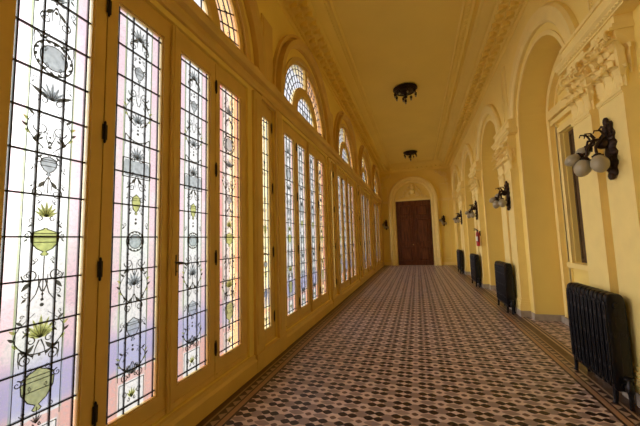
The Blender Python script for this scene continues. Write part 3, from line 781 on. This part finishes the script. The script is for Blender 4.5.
# ------------------------------------------------------------------ ceiling and cornices
mb = MB(); mb.box(-2.2, 2.6, YB-.3, YE+.3, 5.55, 5.7)
struct(mb.build('ceiling', M['ceiling']), 'flat ochre yellow ceiling of the corridor', 'ceiling')
cb = MB()
def cornice(sgn, xw):
    """profile from the wall to the ceiling, mirrored for each side"""
    X = lambda x: FX+sgn*x
    w = abs(xw-FX)+.02
    prof = [(w, 5.20), (w-.05, 5.22), (w-.06, 5.25), (w-.10, 5.27), (w-.12, 5.30), (w-.40, 5.43), (w-.42, 5.45), (w-.46, 5.455), (w-.58, 5.50), (w-.60, 5.52), (w-.64, 5.525), (w-.66, 5.545), (w-.66, 5.6), (w, 5.6)]
    cb.loft([[(X(x), YB, z) for x, z in prof], [(X(x), YE, z) for x, z in prof]])
    # modillion leaves
    n = int((YE-YB)/.236)
    for k in range(n):
        y = YB+.1+k*.236
        for t in (0, 1):                               # curled leaf brackets in two rows
            xa, xb = w-.125-.14*t, w-.245-.14*t; za, zb = 5.30+.066*t, 5.30+.066*t+.056; yy = y+.118*t
            cb.loft([[(X(xa), yy-.045, za), (X(xa), yy-.045, za-.03), (X(xa), yy+.045, za-.03), (X(xa), yy+.045, za)],
                     [(X((xa+xb)/2), yy-.058, (za+zb)/2+.01), (X((xa+xb)/2), yy-.058, za-.045), (X((xa+xb)/2), yy+.058, za-.045), (X((xa+xb)/2), yy+.058, (za+zb)/2+.01)],
                     [(X(xb), yy-.04, zb+.01), (X(xb), yy-.04, za-.05), (X(xb), yy+.04, za-.05), (X(xb), yy+.04, zb+.01)]])
            cb.ball((X(xb), yy, za-.045), .036, .9, 1.2, .8, 5)
        cb.ball((X(w-.13), y+.06, 5.30), .045, .7, 1, .7, 4)
    m = int((YE-YB)/.075)
    for k in range(m): cb.ball((X(w-.085), YB+.03+k*.075, 5.262), .026, .8, .9, .8, 4)
    # frame on the flat ceiling
    fr = [(1.30, 5.555), (1.30, 5.525), (1.27, 5.51), (1.24, 5.525), (1.13, 5.525), (1.10, 5.51), (1.07, 5.53), (1.07, 5.555)]
    cb.loft([[(X(x), YB, z) for x, z in fr], [(X(x), YE-.45, z) for x, z in fr]])
    m = int((YE-YB-.5)/.085)
    for k in range(m): cb.ball((X(1.185), YB+.05+k*.085, 5.525), .030, 1, 1, .55, 4)
cornice(-1, XL); cornice(1, XR)
prof = [(0, 5.20), (.05, 5.22), (.06, 5.25), (.10, 5.27), (.12, 5.30), (.40, 5.43), (.46, 5.455), (.58, 5.50), (.64, 5.525), (.66, 5.545), (.66, 5.6), (0, 5.6)]
cb.loft([[(XL, YE-d, z) for d, z in prof], [(XR, YE-d, z) for d, z in prof]])
for k in range(15): cb.ball((-1.7+k*.236, YE-.2, 5.32), .07, .8, .85, .6, 5)
fr = [(.45, 5.555), (.45, 5.52), (.50, 5.51), (.62, 5.52), (.66, 5.555)]
struct(cb.build('trim_11', M['ceiling']), 'modelled plaster cornice and beaded ceiling frame', 'cornice')

# ------------------------------------------------------------------ cast iron radiators
def radiator():
    r = thing('radiator', '', 'radiator', (0,0,0), 0, 'cast iron radiators along the right wall')
    n, st, dx, H0, H1 = 10, .078, .070, .11, .95
    sm = MB()
    P = []                                              # outline in x (depth) and z
    for cx, cz, a0 in ((dx-.05, H1-.05, 0), (-dx+.05, H1-.05, PI/2), (-dx+.035, H0+.035, PI), (dx-.035, H0+.035, 1.5*PI)):
        rr = .05 if cz > .5 else .035
        for k in range(6): a = a0+PI/2*k/5; P.append((cx+rr*math.cos(a), cz+rr*math.sin(a)))
    def off(e): return [(x*(1-e/dx), H0+(z-H0)*(1-e*1.2)+e*.5) for x, z in P]
    for yy, e in ((-.033, .016), (-.022, .004), (.022, .004), (.033, .016)): pass
    sm.loft([[(x, y, z) for x, z in off(e)] for y, e in ((-.034, .022), (-.026, .005), (-.012, 0), (.012, 0), (.026, .005), (.034, .022))])
    for s in (-1, 1):                                   # moulded ribs front and back
        for y in (-.014, .014): sm.tube([(s*(dx+.001), y, H0+.06), (s*(dx+.004), y, .5), (s*(dx+.001), y, H1-.10)], .008, 6)
        for z in (.30, .52, .74, .86): sm.ball((s*(dx+.003), 0, z), .016, .6, .9, 1.4, 5)
        sm.tube([(s*(dx), -.02, H1-.09), (s*(dx+.004), 0, H1-.065), (s*dx, .02, H1-.09)], .006, 5)
    me = sm.mesh('section', M['iron'], True)
    for k in range(n): link('section', me, r, (0, (k-(n-1)/2)*st, 0))
    for y in (-(n-1)/2*st, (n-1)/2*st):
        for s in (-1, 1):
            mb = MB(); mb.tube([(s*.05, y, .16), (s*.052, y, .08), (s*.056, y, .03), (s*.062, y, .008)], [.022, .019, .017, .022], 8); mb.build('foot', M['iron'], r, True)
    mb = MB(); y0, y1 = -(n/2)*st-.015, (n/2)*st+.015
    mb.tube([(0, y0, .17), (0, y1, .17)], .026, 10); mb.build('header_pipe', M['iron'], r, True)
    mb = MB(); mb.tube([(0, y0, H1-.10), (0, y1, H1-.10)], .026, 10); mb.build('header_pipe', M['iron'], r, True)
    # ornament on the near end section
    mb = MB(lambda u, w, d: (u, -(n-1)/2*st-.030-d, w))
    for s in (-1, 1):
        mb.tube([(x, z, 0) for x, z in spiral(s*.034, .72, .03, 1.4, PI/2, s, 18)], .006, 5); mb.tube([(x, z, 0) for x, z in spiral(s*.03, .60, .026, 1.3, -PI/2, s, 18)], .006, 5)
    mb.poly(teardrop(0, .64, .14, .035, PI/2), .010, -.004); mb.tube([(0, .28, 0), (0, .62, 0)], .006, 5)
    mb.build('end_ornament', M['iron'], r, True)
    mb = MB(); yv = y0-.03
    mb.lathe([(.022, 0), (.03, .02), (.03, .06), (.02, .08), (.012, .11), (.034, .115), (.034, .135), (.01, .14)], (0, yv-.02, .13), 12)
    mb.build('valve', M['iron'], r, True)
    mb = MB(); mb.tube([(0, y0, .17), (0, yv-.02, .17)], .016, 8); mb.tube([(0, yv-.02, .0), (0, yv-.02, .15)], .016, 8); mb.build('supply_pipe', M['iron'], r, True)
    return r
rad = radiator()
RL = ['black cast iron radiator nearest the camera, cut off by the right edge',
      'black cast iron radiator below the second wall lamp, second from the camera',
      'black cast iron radiator under the red fire extinguisher, third from the camera',
      'small looking farthest black cast iron radiator, next to the end wall']
for k, y in enumerate((3.82, 7.20, 10.50, 13.98)):
    o = rad if k == 0 else copy_tree(rad)
    o.location = (1.645, y, 0); o['label'] = RL[k]

# ------------------------------------------------------------------ wall lamps
def sconce():
    r = thing('wall_lamp', '', 'wall lamp', (0,0,0), 0, 'bronze wall lamps')
    mb = MB()                                           # long leaf-edged backplate, front towards -x, origin at its centre
    H = .255; out = []
    for k in range(25):
        t = k/24; z = -H+2*H*t
        w = .055*math.sin(PI*(.08+.84*t))**.6*(1+.28*math.sin(t*PI*11)) + .01
        out.append((w, z))
    P = [(w, z) for w, z in out]+[(-w, z) for w, z in out[::-1]]
    Q = [(w*.5, z*.9) for w, z in P]
    mb.loft([[(0, y, z) for y, z in P], [(-.018, y, z) for y, z in P], [(-.045, y, z) for y, z in Q]])
    for s in (-1, 1): mb.ball((-.04, 0, s*.18), .032, .8, 1, 1.3, 6)
    mb.ball((-.03, 0, H+.0), .03, .8, .8, 1.6, 6); mb.ball((-.03, 0, -H), .035, .8, .9, 1.2, 6)
    for s in (-1, 1):
        for z in (.12, -.1, .2): mb.tube([(-.03, s*.02, z), (-.045, s*.05, z+.03), (-.05, s*.075, z+.015), (-.045, s*.065, z-.015)], [.014, .011, .009, .005], 6)
    mb.build('backplate', M['bronze'], r)
    mb = MB(); mb.ball((-.075, 0, .05), .05, 1, 1, .95, 8); mb.tube([(-.02, 0, .05), (-.07, 0, .05)], .035, 10); mb.build('arm_boss', M['bronze'], r, True)
    # arms, sockets and egg-shaped glass shades: (centre, direction the shade points to, radius)
    for c, d, rr in (((-.22, .055, -.150), (-.30, .12, -1), .070), ((-.145, -.075, -.145), (.0, -.3, -1), .070),
                     ((-.150, .185, .022), (-.45, .75, -.45), .058), ((-.265, .115, -.055), (-1, .25, -.55), .058)):
        c, d = Vector(c), Vector(d).normalized(); b = c-d*rr*1.25
        mb = MB(); t0 = b-d*.05
        mb.tube([tuple(p) for p in (Vector((-.035, 0, .06)), Vector((-.07, c.y*.3, .10)), Vector((c.x*.55, c.y*.7, max(t0.z+.05, .11))), t0+Vector((0, 0, .035)), t0, b)], [.017, .015, .013, .012, .012, .012], 7)
        m_ = Vector((c.x*.5, c.y*.6, .12))
        mb.tube([tuple(m_), tuple(m_+Vector((-.03, 0, .05))), tuple(m_+Vector((-.07, .01, .055))), tuple(m_+Vector((-.08, .01, .03)))], [.010, .009, .007, .004], 6)
        mb.lathe_dir([(.013, -.02), (.030, -.008), (.036, .012), (.026, .02)], b, d, 12)
        for k in range(7):
            e1 = d.orthogonal().normalized(); e2 = d.cross(e1); a = 2*PI*k/7; p = b+e1*.036*math.cos(a)+e2*.036*math.sin(a)+d*.008
            mb.ball(tuple(p), .010, n=4)
        arm = mb.build('arm', M['bronze'], r, True)
        mb = MB(); prof = [(.36, 0), (.45, .10), (.74, .42), (.94, .85), (1., 1.2), (.93, 1.6), (.74, 1.98), (.45, 2.28), (.18, 2.42), (.03, 2.45)]
        mb.lathe_dir([(a*rr, h*rr) for a, h in prof], b+d*.004, d, 18)
        mb.build('glass_shade', M['globe'], arm, True)
    return r
lamp = sconce()
WL = ['large bronze wall lamp with milky glass shades on the pilaster nearest the camera',
      'bronze wall lamp with glass shades above the second radiator',
      'bronze wall lamp with glass shades above the red fire extinguisher',
      'small looking bronze wall lamp on the farthest right hand pilaster']
for k, y in enumerate(PIERS):
    o = lamp if k == 0 else copy_tree(lamp)
    o.location = (XR-PX, y-.22, 2.27); o['label'] = WL[k]
for x, z, lb in ((1.40, 2.36, 'bronze wall lamp on the end wall, to the right of the double door'), (-1.63, 2.26, 'bronze wall lamp on the end wall, to the left of the double door')):
    o = copy_tree(lamp); o.location = (x, YE, z); o.rotation_euler = (0, 0, PI/2); o['label'] = lb

# ------------------------------------------------------------------ ceiling lamps
def ceiling_lamp():
    r = thing('ceiling_lamp', '', 'ceiling lamp', (0,0,0), 0, 'dark metal ceiling lamps')
    mb = MB()
    mb.lathe([(.02, 0), (.10, 0), (.29, -.005), (.31, -.02), (.30, -.05), (.24, -.075), (.22, -.10), (.13, -.115), (.11, -.15), (.05, -.17), (.03, -.22), (.055, -.25), (.04, -.28), (.01, -.29)], n=28)
    mb.build('canopy', M['bronze'], r, True)
    mb = MB()
    P = [(.27*math.cos(2*PI*k/48), .27*math.sin(2*PI*k/48), -.085) for k in range(49)]
    mb.tube(P, .016, 6)
    for k in range(28):
        a = 2*PI*k/28; mb.ball((.305*math.cos(a), .305*math.sin(a), -.03), .02, n=4)
    mb.build('ornamented_rim', M['bronze'], r, True)
    pa = MB(); pa.tube([(0,0,0), (0,0,-.06)], .008, 6); pa.lathe([(.010, -.05), (.03, -.06), (.034, -.085), (.022, -.10), (.034, -.11), (.026, -.13)], n=10)
    pm = pa.mesh('pendant', M['bronze'], True)
    gb = MB(); gb.lathe([(.014, -.128), (.022, -.14), (.026, -.155), (.02, -.175), (.006, -.185)], n=10); gm = gb.mesh('bulb', M['globe'], True)
    for k in range(8):
        a = 2*PI*(k+.3)/8; p = link('pendant', pm, r, (.275*math.cos(a), .275*math.sin(a), -.085)); link('bulb', gm, p)
    p = link('pendant', pm, r, (0, 0, -.27)); link('bulb', gm, p)
    return r
cl = ceiling_lamp()
for k, (y, lb) in enumerate(((8.34, 'dark ceiling lamp with hanging bulbs, the nearer and larger looking one'), (14.85, 'dark ceiling lamp with hanging bulbs, the farther one near the end door'))):
    o = cl if k == 0 else copy_tree(cl)
    o.location = (FX, y, 5.55); o['label'] = lb

# ------------------------------------------------------------------ fire extinguisher
fe = thing('fire_extinguisher', 'small red fire extinguisher hung on a right hand pilaster above a radiator', 'fire extinguisher', (XR-PX-.075, 9.99, 1.20))
mb = MB(); mb.lathe([(.042, 0), (.049, .012), (.051, .03), (.051, .34), (.043, .385), (.03, .41), (.022, .43)], n=18); mb.build('cylinder', M['red'], fe, True)
mb = MB(); mb.lathe([(.024, .425), (.026, .44), (.02, .47), (.012, .475)], n=12); mb.tube([(0, 0, .455), (-.05, 0, .475), (-.10, 0, .47)], [.012, .011, .009], 6); mb.tube([(0, 0, .47), (-.05, 0, .505), (-.09, 0, .515)], [.011, .010, .008], 6); mb.build('valve_handle', M['black'], fe, True)
mb = MB(); mb.tube([(0, -.02, .45), (-.01, -.07, .44), (-.01, -.075, .38), (-.005, -.065, .2), (-.003, -.062, .12)], [.009, .009, .009, .009, .012], 7); mb.build('hose', M['black'], fe, True)
mb = MB(); 
mb.loft([[(0.0518*math.cos(a), 0.0518*math.sin(a), z), (0.0532*math.cos(a), 0.0532*math.sin(a), z), (0.0532*math.cos(a), 0.0532*math.sin(a), z+.13), (0.0518*math.cos(a), 0.0518*math.sin(a), z+.13)] for z in (.15,) for a in [PI*.6+PI*.8*k/12 for k in range(13)]])
mb.build('paper_label', M['paper'], fe, True)
mb = MB(); mb.box(.045, .075, -.02, .02, .30, .44); mb.build('bracket', M['black'], fe)

# ------------------------------------------------------------------ daylight
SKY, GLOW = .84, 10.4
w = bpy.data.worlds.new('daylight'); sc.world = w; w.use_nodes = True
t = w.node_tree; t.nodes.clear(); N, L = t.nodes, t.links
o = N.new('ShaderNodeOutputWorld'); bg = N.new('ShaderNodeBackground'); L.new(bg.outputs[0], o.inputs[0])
tc = N.new('ShaderNodeTexCoord'); s = N.new('ShaderNodeSeparateXYZ'); L.new(tc.outputs['Generated'], s.inputs[0])
r = N.new('ShaderNodeValToRGB'); e = r.color_ramp.elements
mr = N.new('ShaderNodeMapRange'); mr.inputs[1].default_value = -1; mr.inputs[2].default_value = 1; L.new(s.outputs[2], mr.inputs[0]); L.new(mr.outputs[0], r.inputs[0])
e[0].position = .0; e[0].color = (.52, .46, .40, 1); e[1].position = 1.; e[1].color = (.86, .93, 1.0, 1)
a = e.new(.44); a.color = (.66, .61, .56, 1)
a = e.new(.54); a.color = (1.0, .98, .95, 1)
a = e.new(.75); a.color = (.93, .96, 1., 1)
# bright glow added to the sky, centred outside the camera's view, to light the room
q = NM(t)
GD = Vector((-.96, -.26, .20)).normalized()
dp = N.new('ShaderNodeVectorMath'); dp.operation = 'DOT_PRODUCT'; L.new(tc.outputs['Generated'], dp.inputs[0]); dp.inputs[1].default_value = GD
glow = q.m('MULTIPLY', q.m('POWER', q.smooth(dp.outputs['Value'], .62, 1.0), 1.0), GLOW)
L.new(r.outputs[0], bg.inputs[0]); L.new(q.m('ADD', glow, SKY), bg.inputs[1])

# ------------------------------------------------------------------ camera
cam = bpy.data.cameras.new('camera'); co = bpy.data.objects.new('camera', cam); C.objects.link(co)
yaw, pit, rol = .304269, .088907, -.028542
cy, sy, cp, sp, cr, sr = math.cos(yaw), math.sin(yaw), math.cos(pit), math.sin(pit), math.cos(rol), math.sin(rol)
fw = Vector((-sy*cp, cy*cp, sp)); rt = Vector((cy, sy, 0)); up = rt.cross(fw)
r2 = cr*rt+sr*up; u2 = -sr*rt+cr*up
co.matrix_world = Matrix(((r2.x, u2.x, -fw.x, 0), (r2.y, u2.y, -fw.y, 0), (r2.z, u2.z, -fw.z, 1.5), (0, 0, 0, 1)))
cam.sensor_width = 36; cam.sensor_fit = 'HORIZONTAL'; cam.lens = 306.28*36/640; cam.clip_start = .02; cam.clip_end = 200
sc.camera = co

sc.view_settings.view_transform = 'Standard'; sc.view_settings.look = 'None'; sc.view_settings.gamma = 1; sc.view_settings.use_curve_mapping = False
sc.view_settings.exposure = 0.0
sc.cycles.max_bounces = 14; sc.cycles.diffuse_bounces = 8; sc.cycles.transparent_max_bounces = 16
sc.cycles.use_denoising = True
